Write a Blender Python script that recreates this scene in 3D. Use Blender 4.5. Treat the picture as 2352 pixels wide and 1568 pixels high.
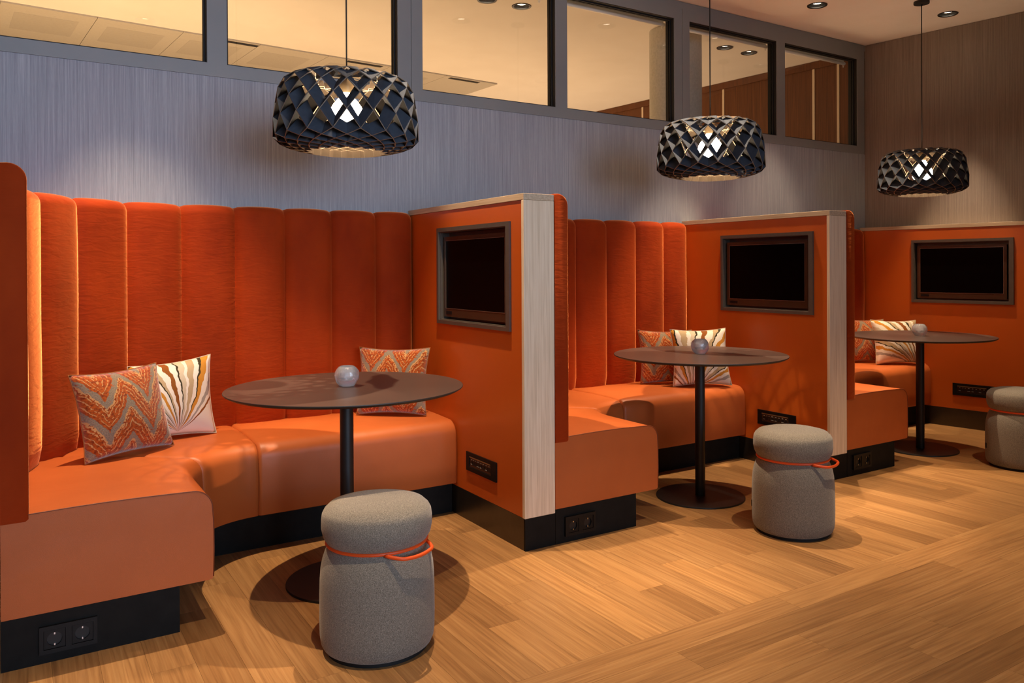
import bpy, bmesh, math, random
from mathutils import Vector, Matrix

random.seed(7)
for o in list(bpy.data.objects):
    bpy.data.objects.remove(o)
scene = bpy.context.scene
COL = scene.collection
PI = math.pi

# ------------------------------------------------------------------ camera
W_PX, H_PX = 2352.0, 1568.0
F_PX, CX, CY = 1830.68, 1221.85, 624.04
YAW, PITCH, ROLL = -0.57207, -0.00388, -0.004648
cam_d = bpy.data.cameras.new('camera')
cam = bpy.data.objects.new('camera', cam_d)
COL.objects.link(cam)
cam_d.sensor_fit = 'HORIZONTAL'
cam_d.sensor_width = 36.0
cam_d.lens = 36.0 * F_PX / W_PX
cam_d.shift_x = (W_PX / 2 - CX) / W_PX
cam_d.shift_y = (CY - H_PX / 2) / W_PX
cam_d.clip_start = 0.05
fwd0 = Vector((-math.sin(YAW), math.cos(YAW), 0))
right = Vector((math.cos(YAW), math.sin(YAW), 0))
fwd = fwd0 * math.cos(PITCH) + Vector((0, 0, 1)) * math.sin(PITCH)
up = Vector((0, 0, 1)) * math.cos(PITCH) - fwd0 * math.sin(PITCH)
# a point at image (X right, Y down) is turned by ROLL
r2 = right * math.cos(ROLL) + up * math.sin(ROLL)
u2 = up * math.cos(ROLL) - right * math.sin(ROLL)
M = Matrix((r2, u2, -fwd)).transposed().to_4x4()
M.translation = Vector((0, -4.0046, 1.1877))
cam.matrix_world = M
scene.camera = cam

# ------------------------------------------------------------------ view / world / light
vs = scene.view_settings
vs.view_transform = 'Standard'
vs.look = 'None'
vs.gamma = 1.0
vs.use_curve_mapping = False
vs.exposure = 0.17

world = bpy.data.worlds.new('world')
scene.world = world
world.use_nodes = True
world.node_tree.nodes['Background'].inputs[0].default_value = (0.62, 0.72, 0.9, 1)
world.node_tree.nodes['Background'].inputs[1].default_value = 0.15

CEIL = 2.997
WARM = (1.0, 0.66, 0.36)
DOWN_C = (1.0, 0.74, 0.49)
P_DOWN = 285.0
P_WALK = 150.0
BULB_E = 48.0


def area(name, loc, target, sx, sy, power, color):
    l = bpy.data.lights.new(name, 'AREA')
    l.shape = 'RECTANGLE'
    l.size, l.size_y = sx, sy
    l.energy = power
    l.color = color
    o = bpy.data.objects.new(name, l)
    COL.objects.link(o)
    o.location = loc
    o.rotation_euler = (Vector(target) - Vector(loc)).to_track_quat('-Z', 'Y').to_euler()
    return o


# daylight from the tall windows in the wall behind the camera
dl = area('daylight_window_light', (0.6, -7.85, 1.9), (-0.1, 0, 1.7), 4.5, 2.0, 48, (0.60, 0.76, 1.0))
dl.data.spread = math.radians(66)
# added area lights, unseen, that brighten the meeting room behind the glazing
area('meeting_room_fill', (0.2, 1.9, 1.0), (0.2, 2.0, 3.0), 2.6, 1.2, 72, (1.0, 0.63, 0.30))
area('meeting_room_fill', (3.0, 2.6, 1.0), (3.0, 2.7, 3.0), 2.6, 1.6, 38, (1.0, 0.62, 0.31))
area('meeting_room_fill', (4.9, 3.2, 1.0), (5.0, 2.4, 3.0), 1.4, 2.6, 34, (1.0, 0.68, 0.40))

# ------------------------------------------------------------------ helpers


def lin(c):
    return tuple(((v / 12.92) if v <= 0.04045 else ((v + 0.055) / 1.055) ** 2.4) for v in c)


def rgb(r, g, b):
    return lin((r / 255.0, g / 255.0, b / 255.0)) + (1.0,)


class NT:
    def __init__(self, name):
        self.m = bpy.data.materials.new(name)
        self.m.use_nodes = True
        self.t = self.m.node_tree
        self.t.nodes.clear()
        self.out = self.n('ShaderNodeOutputMaterial')

    def n(self, typ, **kw):
        nd = self.t.nodes.new(typ)
        for k, v in kw.items():
            setattr(nd, k, v)
        return nd

    def link(self, a, b):
        self.t.links.new(a, b)

    def setin(self, node, name, v):
        s = node.inputs[name]
        if isinstance(v, bpy.types.NodeSocket):
            self.link(v, s)
        else:
            s.default_value = v

    def principled(self, **kw):
        p = self.n('ShaderNodeBsdfPrincipled')
        for k, v in kw.items():
            self.setin(p, k, v)
        self.link(p.outputs[0], self.out.inputs[0])
        return p

    def math(self, op, a, b=0.0, c=None):
        m = self.n('ShaderNodeMath', operation=op)
        self.setin(m, 0, a)
        self.setin(m, 1, b)
        if c is not None:
            self.setin(m, 2, c)
        return m.outputs[0]

    def coords(self, kind='Object'):
        return self.n('ShaderNodeTexCoord').outputs[kind]

    def mapping(self, vec, scale=(1, 1, 1), loc=(0, 0, 0), rot=(0, 0, 0)):
        m = self.n('ShaderNodeMapping')
        self.link(vec, m.inputs[0])
        m.inputs['Scale'].default_value = scale
        self.setin(m, 'Location', loc)
        m.inputs['Rotation'].default_value = rot
        return m.outputs[0]

    def noise(self, vec, scale=5.0, detail=3.0, rough=0.5, dist=0.0):
        nd = self.n('ShaderNodeTexNoise')
        self.link(vec, nd.inputs['Vector'])
        nd.inputs['Scale'].default_value = scale
        nd.inputs['Detail'].default_value = detail
        nd.inputs['Roughness'].default_value = rough
        nd.inputs['Distortion'].default_value = dist
        return nd.outputs['Fac']

    def ramp(self, fac, stops, interp='LINEAR'):
        r = self.n('ShaderNodeValToRGB')
        r.color_ramp.interpolation = interp
        els = r.color_ramp.elements
        while len(els) < len(stops):
            els.new(0.5)
        for e, (p, c) in zip(els, stops):
            e.position = p
            e.color = c
        self.link(fac, r.inputs[0])
        return r.outputs[0]

    def mix(self, fac, a, b, blend='MIX'):
        m = self.n('ShaderNodeMix', data_type='RGBA', blend_type=blend)
        self.setin(m, 0, fac)
        self.setin(m, 6, a)
        self.setin(m, 7, b)
        return m.outputs[2]

    def bump(self, h, strength=0.3, dist=0.01):
        b = self.n('ShaderNodeBump')
        b.inputs['Strength'].default_value = strength
        b.inputs['Distance'].default_value = dist
        self.link(h, b.inputs['Height'])
        return b.outputs[0]

    def sep(self, v):
        s = self.n('ShaderNodeSeparateXYZ')
        self.link(v, s.inputs[0])
        return s.outputs[0], s.outputs[1], s.outputs[2]


def simple(name, color, rough=0.5, metal=0.0, spec=0.5, **kw):
    t = NT(name)
    t.principled(**{'Base Color': color, 'Roughness': rough, 'Metallic': metal, 'Specular IOR Level': spec}, **kw)
    return t.m


def emit(name, color, strength):
    t = NT(name)
    e = t.n('ShaderNodeEmission')
    e.inputs[0].default_value = color
    e.inputs[1].default_value = strength
    t.link(e.outputs[0], t.out.inputs[0])
    return t.m


# ------------------------------------------------------------------ materials
MAT = {}


def mat_velvet():
    t = NT('rust_velvet')
    co = t.coords('Object')
    n1 = t.noise(t.mapping(co, (1, 1, 0.6)), 3.2, 4, 0.6)
    n2 = t.noise(t.mapping(co, (2.5, 2.5, 9)), 6.0, 2, 0.5, 0.6)
    n3 = t.noise(co, 700, 1, 0.5)
    col = t.ramp(n1, [(0.3, rgb(132, 38, 4)), (0.7, rgb(162, 56, 10))])
    h = t.math('ADD', t.math('MULTIPLY', n2, 0.8), t.math('MULTIPLY', n3, 0.05))
    nb = t.bump(h, 0.14, 0.02)
    p = t.principled(**{'Base Color': col, 'Roughness': 0.8, 'Specular IOR Level': 0.12,
                        'Sheen Weight': 0.6, 'Sheen Roughness': 0.35, 'Sheen Tint': rgb(255, 150, 80), 'Normal': nb})
    sh = t.n('ShaderNodeBsdfSheen')
    sh.inputs['Color'].default_value = (1.0, 0.42, 0.14, 1)
    sh.inputs['Roughness'].default_value = 0.32
    t.link(nb, sh.inputs['Normal'])
    ad = t.n('ShaderNodeAddShader')
    t.link(p.outputs[0], ad.inputs[0])
    t.link(sh.outputs[0], ad.inputs[1])
    t.link(ad.outputs[0], t.out.inputs[0])
    return t.m


def mat_leather():
    t = NT('cognac_leather')
    co = t.coords('Object')
    n1 = t.noise(co, 2.2, 3, 0.6)
    n2 = t.noise(co, 420, 2, 0.5)
    n3 = t.noise(t.mapping(co, (3, 3, 2)), 2.4, 2, 0.5, 0.4)
    col = t.ramp(n1, [(0.3, rgb(176, 88, 38)), (0.7, rgb(190, 99, 46))])
    h = t.math('ADD', t.math('MULTIPLY', n2, 0.06), n3)
    t.principled(**{'Base Color': col, 'Roughness': 0.45, 'Specular IOR Level': 0.4,
                    'Normal': t.bump(h, 0.16, 0.02)})
    return t.m


def mat_wood(name, c0, c1, c2, rough=0.5, axis=0, scale=1.0, bump=0.05, rnd=True):
    """grain along the local axis; every plank gets its own tone and figure"""
    t = NT(name)
    co = t.coords('Object')
    inf = t.n('ShaderNodeObjectInfo')
    sc = [9.0 * scale] * 3
    sc[axis] = 0.7 * scale
    off = t.n('ShaderNodeCombineXYZ')
    r = inf.outputs['Random']
    t.link(t.math('MULTIPLY', r, 37.0), off.inputs[0])
    t.link(t.math('MULTIPLY', r, 91.0), off.inputs[1])
    t.link(t.math('MULTIPLY', r, 53.0), off.inputs[2])
    m = t.mapping(co, tuple(sc), off.outputs[0] if rnd else (0, 0, 0))
    broad = t.noise(m, 1.0, 2, 0.5, 0.6)
    rings = t.math('FRACT', t.math('MULTIPLY', broad, 9.0))
    rings = t.math('PINGPONG', rings, 0.5)
    sc2 = [95.0 * scale] * 3
    sc2[axis] = 2.6 * scale
    fine = t.noise(t.mapping(co, tuple(sc2), off.outputs[0] if rnd else (0, 0, 0)), 1.0, 3, 0.6, 0.3)
    base = t.ramp(fine, [(0.25, c0), (0.5, c1), (0.78, c2)])
    col = t.mix(t.math('MULTIPLY', rings, 0.5), base, c0)
    if rnd:
        tone = t.ramp(r, [(0.0, (0.70, 0.66, 0.62, 1)), (0.2, (0.90, 0.88, 0.86, 1)), (0.75, (1.0, 0.99, 0.97, 1)), (1.0, (1.16, 1.13, 1.06, 1))])
        col = t.mix(1.0, col, tone, 'MULTIPLY')
    t.principled(**{'Base Color': col, 'Roughness': rough, 'Specular IOR Level': 0.35,
                    'Normal': t.bump(fine, bump, 0.004)})
    return t.m


def mat_wallpaper(name, c0, c1, c2):
    t = NT(name)
    co = t.coords('Object')
    a = t.noise(t.mapping(co, (420, 420, 2.6)), 1.0, 3, 0.75)
    b = t.noise(t.mapping(co, (110, 110, 1.2)), 1.0, 2, 0.5)
    c = t.noise(t.mapping(co, (600, 600, 30)), 1.0, 1, 0.5)
    h = t.math('ADD', t.math('MULTIPLY', a, 0.65), t.math('ADD', t.math('MULTIPLY', b, 0.25), t.math('MULTIPLY', c, 0.1)))
    col = t.ramp(h, [(0.30, c0), (0.5, c1), (0.70, c2)])
    t.principled(**{'Base Color': col, 'Roughness': 0.7, 'Specular IOR Level': 0.25, 'Normal': t.bump(h, 0.25, 0.004)})
    return t.m


def mat_felt():
    t = NT('grey_wool_felt')
    co = t.coords('Object')
    a = t.noise(co, 420, 3, 0.75)
    b = t.noise(co, 9, 2, 0.5)
    col = t.ramp(a, [(0.3, rgb(78, 73, 66)), (0.5, rgb(124, 117, 106)), (0.72, rgb(168, 160, 146))])
    h = t.math('ADD', t.math('MULTIPLY', a, 0.2), t.math('MULTIPLY', b, 0.6))
    t.principled(**{'Base Color': col, 'Roughness': 0.95, 'Specular IOR Level': 0.1, 'Sheen Weight': 0.25,
                    'Normal': t.bump(h, 0.18, 0.01)})
    return t.m


def mat_chevron():
    t = NT('chevron_cut_velvet')
    u, v, _ = t.sep(t.coords('UV'))
    uv = t.coords('UV')
    w = t.noise(uv, 5, 2, 0.5)
    w2 = t.noise(uv, 34, 2, 0.6)
    zig = t.math('ABSOLUTE', t.math('SUBTRACT', t.math('FRACT', t.math('ADD', t.math('MULTIPLY', u, 2.0), 0.1)), 0.5))
    f = t.math('ADD', t.math('MULTIPLY', v, 1.0), t.math('MULTIPLY', zig, -0.80))
    f = t.math('ADD', f, t.math('MULTIPLY', w, 0.24))
    f = t.math('ADD', f, t.math('MULTIPLY', w2, 0.05))
    # diagonal break-up: short brush strokes along the zigzag
    stroke = t.noise(t.mapping(uv, (9, 22, 1)), 1.4, 2, 0.6)
    band = t.math('FRACT', t.math('MULTIPLY', f, 2.5))
    fine = t.math('FRACT', t.math('MULTIPLY', f, 12.5))
    o1, o2 = rgb(178, 82, 18), rgb(122, 48, 8)
    gy, cr = rgb(150, 128, 104), rgb(196, 146, 88)
    orange = t.ramp(w2, [(0.35, o2), (0.6, o1)])
    groove = t.math('MULTIPLY', t.math('GREATER_THAN', fine, 0.78), t.math('GREATER_THAN', stroke, 0.44))
    orange = t.mix(groove, orange, cr)
    greyc = t.ramp(t.noise(uv, 90, 2, 0.6), [(0.3, rgb(108, 96, 82)), (0.7, rgb(154, 134, 106))])
    isgrey = t.math('MULTIPLY', t.math('GREATER_THAN', band, 0.70), t.math('GREATER_THAN', stroke, 0.36))
    edge = t.math('MULTIPLY', t.math('LESS_THAN', t.math('ABSOLUTE', t.math('SUBTRACT', band, 0.70)), 0.05), t.math('GREATER_THAN', w2, 0.45))
    col = t.mix(isgrey, orange, greyc)
    col = t.mix(edge, col, cr)
    hgt = t.math('SUBTRACT', 1.0, t.math('MAXIMUM', isgrey, groove))
    hgt = t.math('ADD', hgt, t.math('MULTIPLY', w2, 0.3))
    t.principled(**{'Base Color': col, 'Roughness': 0.85, 'Specular IOR Level': 0.15, 'Sheen Weight': 0.4,
                    'Normal': t.bump(hgt, 0.55, 0.004)})
    return t.m


def mat_leaf(name, cx, cy, seed, flip=1.0):
    """a fan of curved leaf blades spreading from one point"""
    t = NT(name)
    uv = t.coords('UV')
    u, v, _ = t.sep(uv)
    du = t.math('MULTIPLY', t.math('SUBTRACT', u, cx), flip)
    dv = t.math('SUBTRACT', v, cy)
    rr = t.math('SQRT', t.math('ADD', t.math('MULTIPLY', du, du), t.math('MULTIPLY', dv, dv)))
    ang = t.math('ARCTAN2', du, dv)
    ang = t.math('ADD', ang, t.math('MULTIPLY', rr, 0.25))
    wob = t.noise(uv, 6 + seed, 2, 0.5)
    a = t.math('ADD', ang, t.math('MULTIPLY', t.math('SUBTRACT', wob, 0.5), 0.12))
    x = t.math('ADD', t.math('MULTIPLY', a, 0.44), 0.5)
    wh, be, ta, br, oc, gr, bk = rgb(238, 226, 206), rgb(208, 190, 160), rgb(190, 164, 124), rgb(142, 84, 34), rgb(206, 140, 52), rgb(170, 158, 144), rgb(64, 56, 36)
    seq = [(wh, 5), (gr, 3), (wh, 3), (oc, 3), (wh, 2), (bk, 1), (ta, 4), (wh, 3), (bk, 1), (be, 3), (wh, 3), (oc, 3), (wh, 3), (bk, 1), (ta, 2), (wh, 3),
           (br, 3), (wh, 3), (bk, 1), (be, 3), (wh, 2), (ta, 4), (wh, 3), (bk, 1), (oc, 3), (wh, 4), (gr, 3), (wh, 3), (br, 2), (wh, 6)]
    tot = float(sum(k for _, k in seq))
    p = 0
    stops = []
    for c, k in seq:
        stops.append((p / tot, c))
        p += k
    col = t.ramp(x, stops, 'CONSTANT')
    wv = t.noise(uv, 220, 1, 0.5)
    t.principled(**{'Base Color': col, 'Roughness': 0.85, 'Specular IOR Level': 0.15, 'Normal': t.bump(wv, 0.15, 0.002)})
    return t.m


def mat_glass_pane():
    t = NT('window_glass')
    lw = t.n('ShaderNodeLayerWeight')
    lw.inputs[0].default_value = 0.5
    p5 = t.math('POWER', lw.outputs['Facing'], 5.0)
    fr = t.math('ADD', t.math('MULTIPLY', p5, 0.96), 0.04)
    tr = t.n('ShaderNodeBsdfTransparent')
    tr.inputs[0].default_value = (0.95, 0.95, 0.94, 1)
    gl = t.n('ShaderNodeBsdfGlossy')
    gl.inputs['Roughness'].default_value = 0.0
    mx = t.n('ShaderNodeMixShader')
    t.link(fr, mx.inputs[0])
    t.link(tr.outputs[0], mx.inputs[1])
    t.link(gl.outputs[0], mx.inputs[2])
    t.link(mx.outputs[0], t.out.inputs[0])
    return t.m


def mat_ice():
    t = NT('ice_glass')
    co = t.coords('Object')
    h = t.noise(t.mapping(co, (1, 1, 1.3)), 85, 3, 0.6)
    t.principled(**{'Base Color': (0.97, 0.98, 1, 1), 'Roughness': 0.02, 'IOR': 1.5, 'Transmission Weight': 0.78, 'Specular IOR Level': 1.0, 'Coat Weight': 0.5,
                    'Normal': t.bump(h, 0.5, 0.006)})
    return t.m


def mat_noise2(name, ca, cb, scale, rough, bump=0.0, spec=0.5, metal=0.0, coat=0.0):
    t = NT(name)
    co = t.coords('Object')
    a = t.noise(co, scale, 4, 0.6)
    kw = {'Base Color': t.ramp(a, [(0.3, ca), (0.7, cb)]), 'Roughness': rough, 'Specular IOR Level': spec, 'Metallic': metal}
    if coat:
        kw['Coat Weight'] = coat
        kw['Coat Roughness'] = 0.15
    if bump:
        kw['Normal'] = t.bump(a, bump, 0.003)
    t.principled(**kw)
    return t.m


MAT['velvet'] = mat_velvet()
MAT['leather'] = mat_leather()
MAT['piping'] = simple('leather_piping', rgb(120, 56, 26), 0.5)
MAT['oak'] = mat_wood('oak_floor', rgb(134, 96, 58), rgb(166, 123, 76), rgb(186, 145, 95), 0.38, 0, 1.0, 0.06)
MAT['oak_slab'] = mat_wood('oak_floor_far', rgb(124, 82, 44), rgb(170, 118, 68), rgb(200, 150, 94), 0.42, 0, 1.0, 0.05, False)
MAT['ash'] = mat_wood('pale_ash', rgb(212, 186, 152), rgb(234, 211, 180), rgb(244, 225, 197), 0.55, 2, 1.2, 0.04, False)
MAT['ash_y'] = mat_wood('pale_ash_trim', rgb(176, 152, 122), rgb(200, 178, 148), rgb(214, 194, 166), 0.55, 1, 1.2, 0.04, False)
MAT['walnut'] = mat_wood('walnut_panel', rgb(74, 42, 20), rgb(104, 62, 32), rgb(124, 76, 42), 0.45, 2, 0.8, 0.04, False)
MAT['wallpaper'] = mat_wallpaper('grey_grasscloth_wallpaper', rgb(118, 122, 130), rgb(152, 156, 164), rgb(186, 189, 196))
MAT['wallpaper_warm_lit'] = mat_wallpaper('taupe_warm_lit_grasscloth', rgb(108, 98, 90), rgb(138, 126, 117), rgb(166, 153, 143))  # browner paper tone, partly the right wall's warmer light put into the colour
MAT['felt'] = mat_felt()
MAT['chevron'] = mat_chevron()
MAT['leaf_a'] = mat_leaf('leaf_print_a', 0.55, 0.04, 1.0)
MAT['leaf_b'] = mat_leaf('leaf_print_b', 0.35, -0.15, 2.0, -1.0)
MAT['leaf_c'] = mat_leaf('leaf_print_c', 0.80, -0.10, 3.0)
MAT['pane'] = mat_glass_pane()
MAT['ice'] = mat_ice()
MAT['plaster'] = mat_noise2('ceiling_plaster', rgb(226, 220, 212), rgb(232, 227, 220), 3, 0.9)
MAT['tile'] = mat_noise2('acoustic_tile', rgb(176, 170, 160), rgb(186, 180, 170), 60, 0.9)
MAT['tile_perf'] = mat_noise2('acoustic_tile_perforated', rgb(166, 160, 150), rgb(176, 170, 160), 60, 0.9)
MAT['orange'] = mat_noise2('rust_orange_laminate', rgb(194, 90, 26), rgb(198, 93, 28), 4, 0.32, 0.0, 0.5)
MAT['frame'] = mat_noise2('anthracite_window_paint', rgb(126, 129, 130), rgb(131, 133, 133), 5, 0.5)
MAT['gasket'] = simple('black_gasket', rgb(18, 16, 14), 0.7)
MAT['plinth'] = mat_noise2('black_plinth_laminate', rgb(15, 14, 13), rgb(25, 24, 22), 14, 0.6, 0, 0.15)
MAT['plinth_gloss'] = mat_noise2('black_brushed_plinth', rgb(84, 76, 68), rgb(90, 82, 74), 14, 0.3, 0, 0.5, 0.85)
MAT['tvframe'] = mat_noise2('bronze_grey_metal_frame', rgb(92, 84, 76), rgb(98, 90, 82), 30, 0.42, 0, 0.5, 0.3)
MAT['bezel'] = mat_noise2('glossy_black_bezel', rgb(58, 42, 30), rgb(64, 46, 33), 10, 0.25, 0, 0.6)
MAT['screen'] = simple('black_screen', rgb(3, 3, 3), 0.25, 0, 0.06)
MAT['chrome_edge'] = simple('bezel_edge', rgb(150, 140, 128), 0.3, 0.8)
MAT['black'] = simple('black_plastic', rgb(14, 14, 14), 0.45, 0, 0.25)
MAT['black_in'] = simple('black_socket_well', rgb(8, 8, 8), 0.5)
MAT['steel'] = simple('steel_clip', rgb(205, 205, 205), 0.25, 1.0)
MAT['gold'] = simple('champagne_bar', rgb(170, 150, 110), 0.35, 0.8)
MAT['print'] = simple('grey_print', rgb(180, 176, 165), 0.6)
MAT['table'] = mat_noise2('taupe_laminate', rgb(74, 59, 53), rgb(80, 64, 57), 5, 0.32, 0, 0.5)
MAT['table_edge'] = simple('dark_table_edge', rgb(44, 38, 35), 0.5)
MAT['blackmetal'] = mat_noise2('black_powder_coat', rgb(26, 24, 23), rgb(30, 28, 27), 90, 0.45, 0.03)
MAT['cord_orange'] = simple('orange_rubber', rgb(232, 84, 26), 0.45)
MAT['rubber'] = simple('black_rubber', rgb(14, 13, 13), 0.7)
MAT['ply'] = mat_noise2('charcoal_stained_plywood', rgb(58, 63, 72), rgb(70, 76, 86), 18, 0.85, 0.03, 0.12)
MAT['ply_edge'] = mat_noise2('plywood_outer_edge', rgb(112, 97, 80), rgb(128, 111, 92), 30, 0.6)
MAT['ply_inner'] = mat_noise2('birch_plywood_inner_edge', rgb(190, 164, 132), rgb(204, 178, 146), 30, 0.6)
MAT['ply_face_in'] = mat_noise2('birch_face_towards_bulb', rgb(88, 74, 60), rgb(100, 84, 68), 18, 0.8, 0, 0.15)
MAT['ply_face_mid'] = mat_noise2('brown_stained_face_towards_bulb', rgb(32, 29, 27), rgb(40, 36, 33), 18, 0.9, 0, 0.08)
MAT['bulb'] = emit('lit_globe_bulb', (1.0, 0.80, 0.56, 1), BULB_E)
MAT['socket'] = simple('lamp_socket', rgb(150, 130, 100), 0.4, 0.5)
MAT['cable'] = simple('black_cable', rgb(20, 19, 18), 0.6)
MAT['blind'] = simple('white_blind_bar', rgb(244, 245, 245), 0.35)
MAT['column'] = mat_noise2('light_grey_column', rgb(176, 174, 168), rgb(196, 194, 188), 60, 0.7, 0.1)
MAT['strip'] = simple('cream_joint_strip', rgb(226, 206, 180), 0.5)
MAT['dl_ring'] = simple('black_downlight_ring', rgb(20, 18, 16), 0.4)
MAT['dl_lens'] = emit('downlight_lens', (1.0, 0.82, 0.6, 1), 9.0)
MAT['slot'] = simple('black_air_slot', rgb(22, 20, 18), 0.8)
MAT['wall_warm'] = mat_noise2('lounge_wall_paint', rgb(150, 135, 120), rgb(156, 141, 126), 3, 0.9)


# ------------------------------------------------------------------ mesh helpers
def new_mesh(name, verts, faces, mat, parent=None, smooth=False, uvs=None, mats=None, fmat=None):
    me = bpy.data.meshes.new(name)
    me.from_pydata([tuple(v) for v in verts], [], faces)
    ms = mats or [mat]
    for m in ms:
        me.materials.append(MAT[m] if isinstance(m, str) else m)
    if fmat:
        me.polygons.foreach_set('material_index', fmat)
    if uvs is not None:
        ul = me.uv_layers.new(name='UVMap')
        for l in me.loops:
            ul.data[l.index].uv = uvs[l.vertex_index]
    if smooth:
        me.polygons.foreach_set('use_smooth', [True] * len(me.polygons))
    me.update()
    o = bpy.data.objects.new(name, me)
    COL.objects.link(o)
    if parent:
        o.parent = parent
    return o


def fix_normals(o):
    bm = bmesh.new()
    bm.from_mesh(o.data)
    bmesh.ops.recalc_face_normals(bm, faces=bm.faces)
    bm.to_mesh(o.data)
    bm.free()
    return o


def bm_obj(name, bm, mat, parent=None, smooth=False, autosmooth=None):
    me = bpy.data.meshes.new(name)
    bmesh.ops.recalc_face_normals(bm, faces=bm.faces)
    bm.to_mesh(me)
    bm.free()
    for m in (mat if isinstance(mat, (list, tuple)) else [mat]):
        me.materials.append(MAT[m] if isinstance(m, str) else m)
    if smooth:
        me.polygons.foreach_set('use_smooth', [True] * len(me.polygons))
    if autosmooth:
        me.polygons.foreach_set('use_smooth', [True] * len(me.polygons))
        me.set_sharp_from_angle(angle=autosmooth)
    o = bpy.data.objects.new(name, me)
    COL.objects.link(o)
    if parent:
        o.parent = parent
    return o


def box(name, x0, x1, y0, y1, z0, z1, mat, parent=None, bevel=0.0, seg=1):
    bm = bmesh.new()
    bmesh.ops.create_cube(bm, size=1.0)
    cx, cy, cz = (x0 + x1) / 2, (y0 + y1) / 2, (z0 + z1) / 2
    for v in bm.verts:
        v.co = Vector((cx + v.co.x * abs(x1 - x0), cy + v.co.y * abs(y1 - y0), cz + v.co.z * abs(z1 - z0)))
    if bevel:
        bmesh.ops.bevel(bm, geom=list(bm.edges), offset=bevel, segments=seg, affect='EDGES', profile=0.7)
    return bm_obj(name, bm, mat, parent, autosmooth=0.6 if (bevel and seg > 1) else None)


def lathe(name, prof, mat, parent=None, seg=48, smooth=True, sharp=0.7, cap=True):
    """prof: list of (r, z) from bottom to top"""
    verts, faces = [], []
    n = len(prof)
    for r, z in prof:
        for k in range(seg):
            a = 2 * PI * k / seg
            verts.append((r * math.cos(a), r * math.sin(a), z))
    for i in range(n - 1):
        for k in range(seg):
            k2 = (k + 1) % seg
            faces.append((i * seg + k, i * seg + k2, (i + 1) * seg + k2, (i + 1) * seg + k))
    if cap:
        if prof[0][0] > 1e-6:
            faces.append(tuple(reversed(range(seg))))
        if prof[-1][0] > 1e-6:
            faces.append(tuple((n - 1) * seg + k for k in range(seg)))
    o = new_mesh(name, verts, faces, mat, parent)
    if smooth:
        o.data.polygons.foreach_set('use_smooth', [True] * len(o.data.polygons))
        o.data.set_sharp_from_angle(angle=sharp)
    return o


def tube(name, pts, rad, mat, parent=None, seg=10, closed=False):
    pts = [Vector(p) for p in pts]
    n = len(pts)
    verts, faces = [], []
    prev = None
    for i, p in enumerate(pts):
        if closed:
            t = (pts[(i + 1) % n] - pts[i - 1]).normalized()
        else:
            t = (pts[min(i + 1, n - 1)] - pts[max(i - 1, 0)]).normalized()
        if prev is None:
            a = Vector((0, 0, 1)) if abs(t.z) < 0.9 else Vector((1, 0, 0))
        else:
            a = prev
        b = t.cross(a).normalized()
        a = b.cross(t).normalized()
        prev = a
        for k in range(seg):
            th = 2 * PI * k / seg
            verts.append(p + (a * math.cos(th) + b * math.sin(th)) * rad)
    m = n if closed else n - 1
    for i in range(m):
        j = (i + 1) % n
        for k in range(seg):
            k2 = (k + 1) % seg
            faces.append((i * seg + k, i * seg + k2, j * seg + k2, j * seg + k))
    if not closed:
        faces.append(tuple(reversed(range(seg))))
        faces.append(tuple((n - 1) * seg + k for k in range(seg)))
    o = new_mesh(name, verts, faces, mat, parent, smooth=True)
    return fix_normals(o)


def empty(name, loc=(0, 0, 0), rz=0.0):
    o = bpy.data.objects.new(name, None)
    COL.objects.link(o)
    o.location = loc
    o.rotation_euler = (0, 0, rz)
    o.empty_display_size = 0.1
    return o


def tag(o, label, cat, group=None):
    o['label'] = label
    o['category'] = cat
    if group:
        o['group'] = group
    return o


def struct(o, label=None):
    o['kind'] = 'structure'
    if label:
        o['label'] = label
    return o


def copy_tree(o, parent=None):
    c = o.copy()
    COL.objects.link(c)
    c.parent = parent
    for ch in list(o.children):
        copy_tree(ch, c)
    return c


# ------------------------------------------------------------------ booth geometry numbers
YF = -1.1775            # front plane of benches and partitions
HP = 1.505              # partition height
ZB = 0.1364             # top of partition baseboard
X1, X1T = 1.7796, 1.9336
X2, X2T = 3.7877, 3.9358
A3 = 0.1619             # the right wall stands 9 degrees off square
P3O = (5.7265, -0.064)  # back corner of the third screen wall


def x3(y):
    return P3O[0] + math.tan(A3) * (P3O[1] - y)


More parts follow.
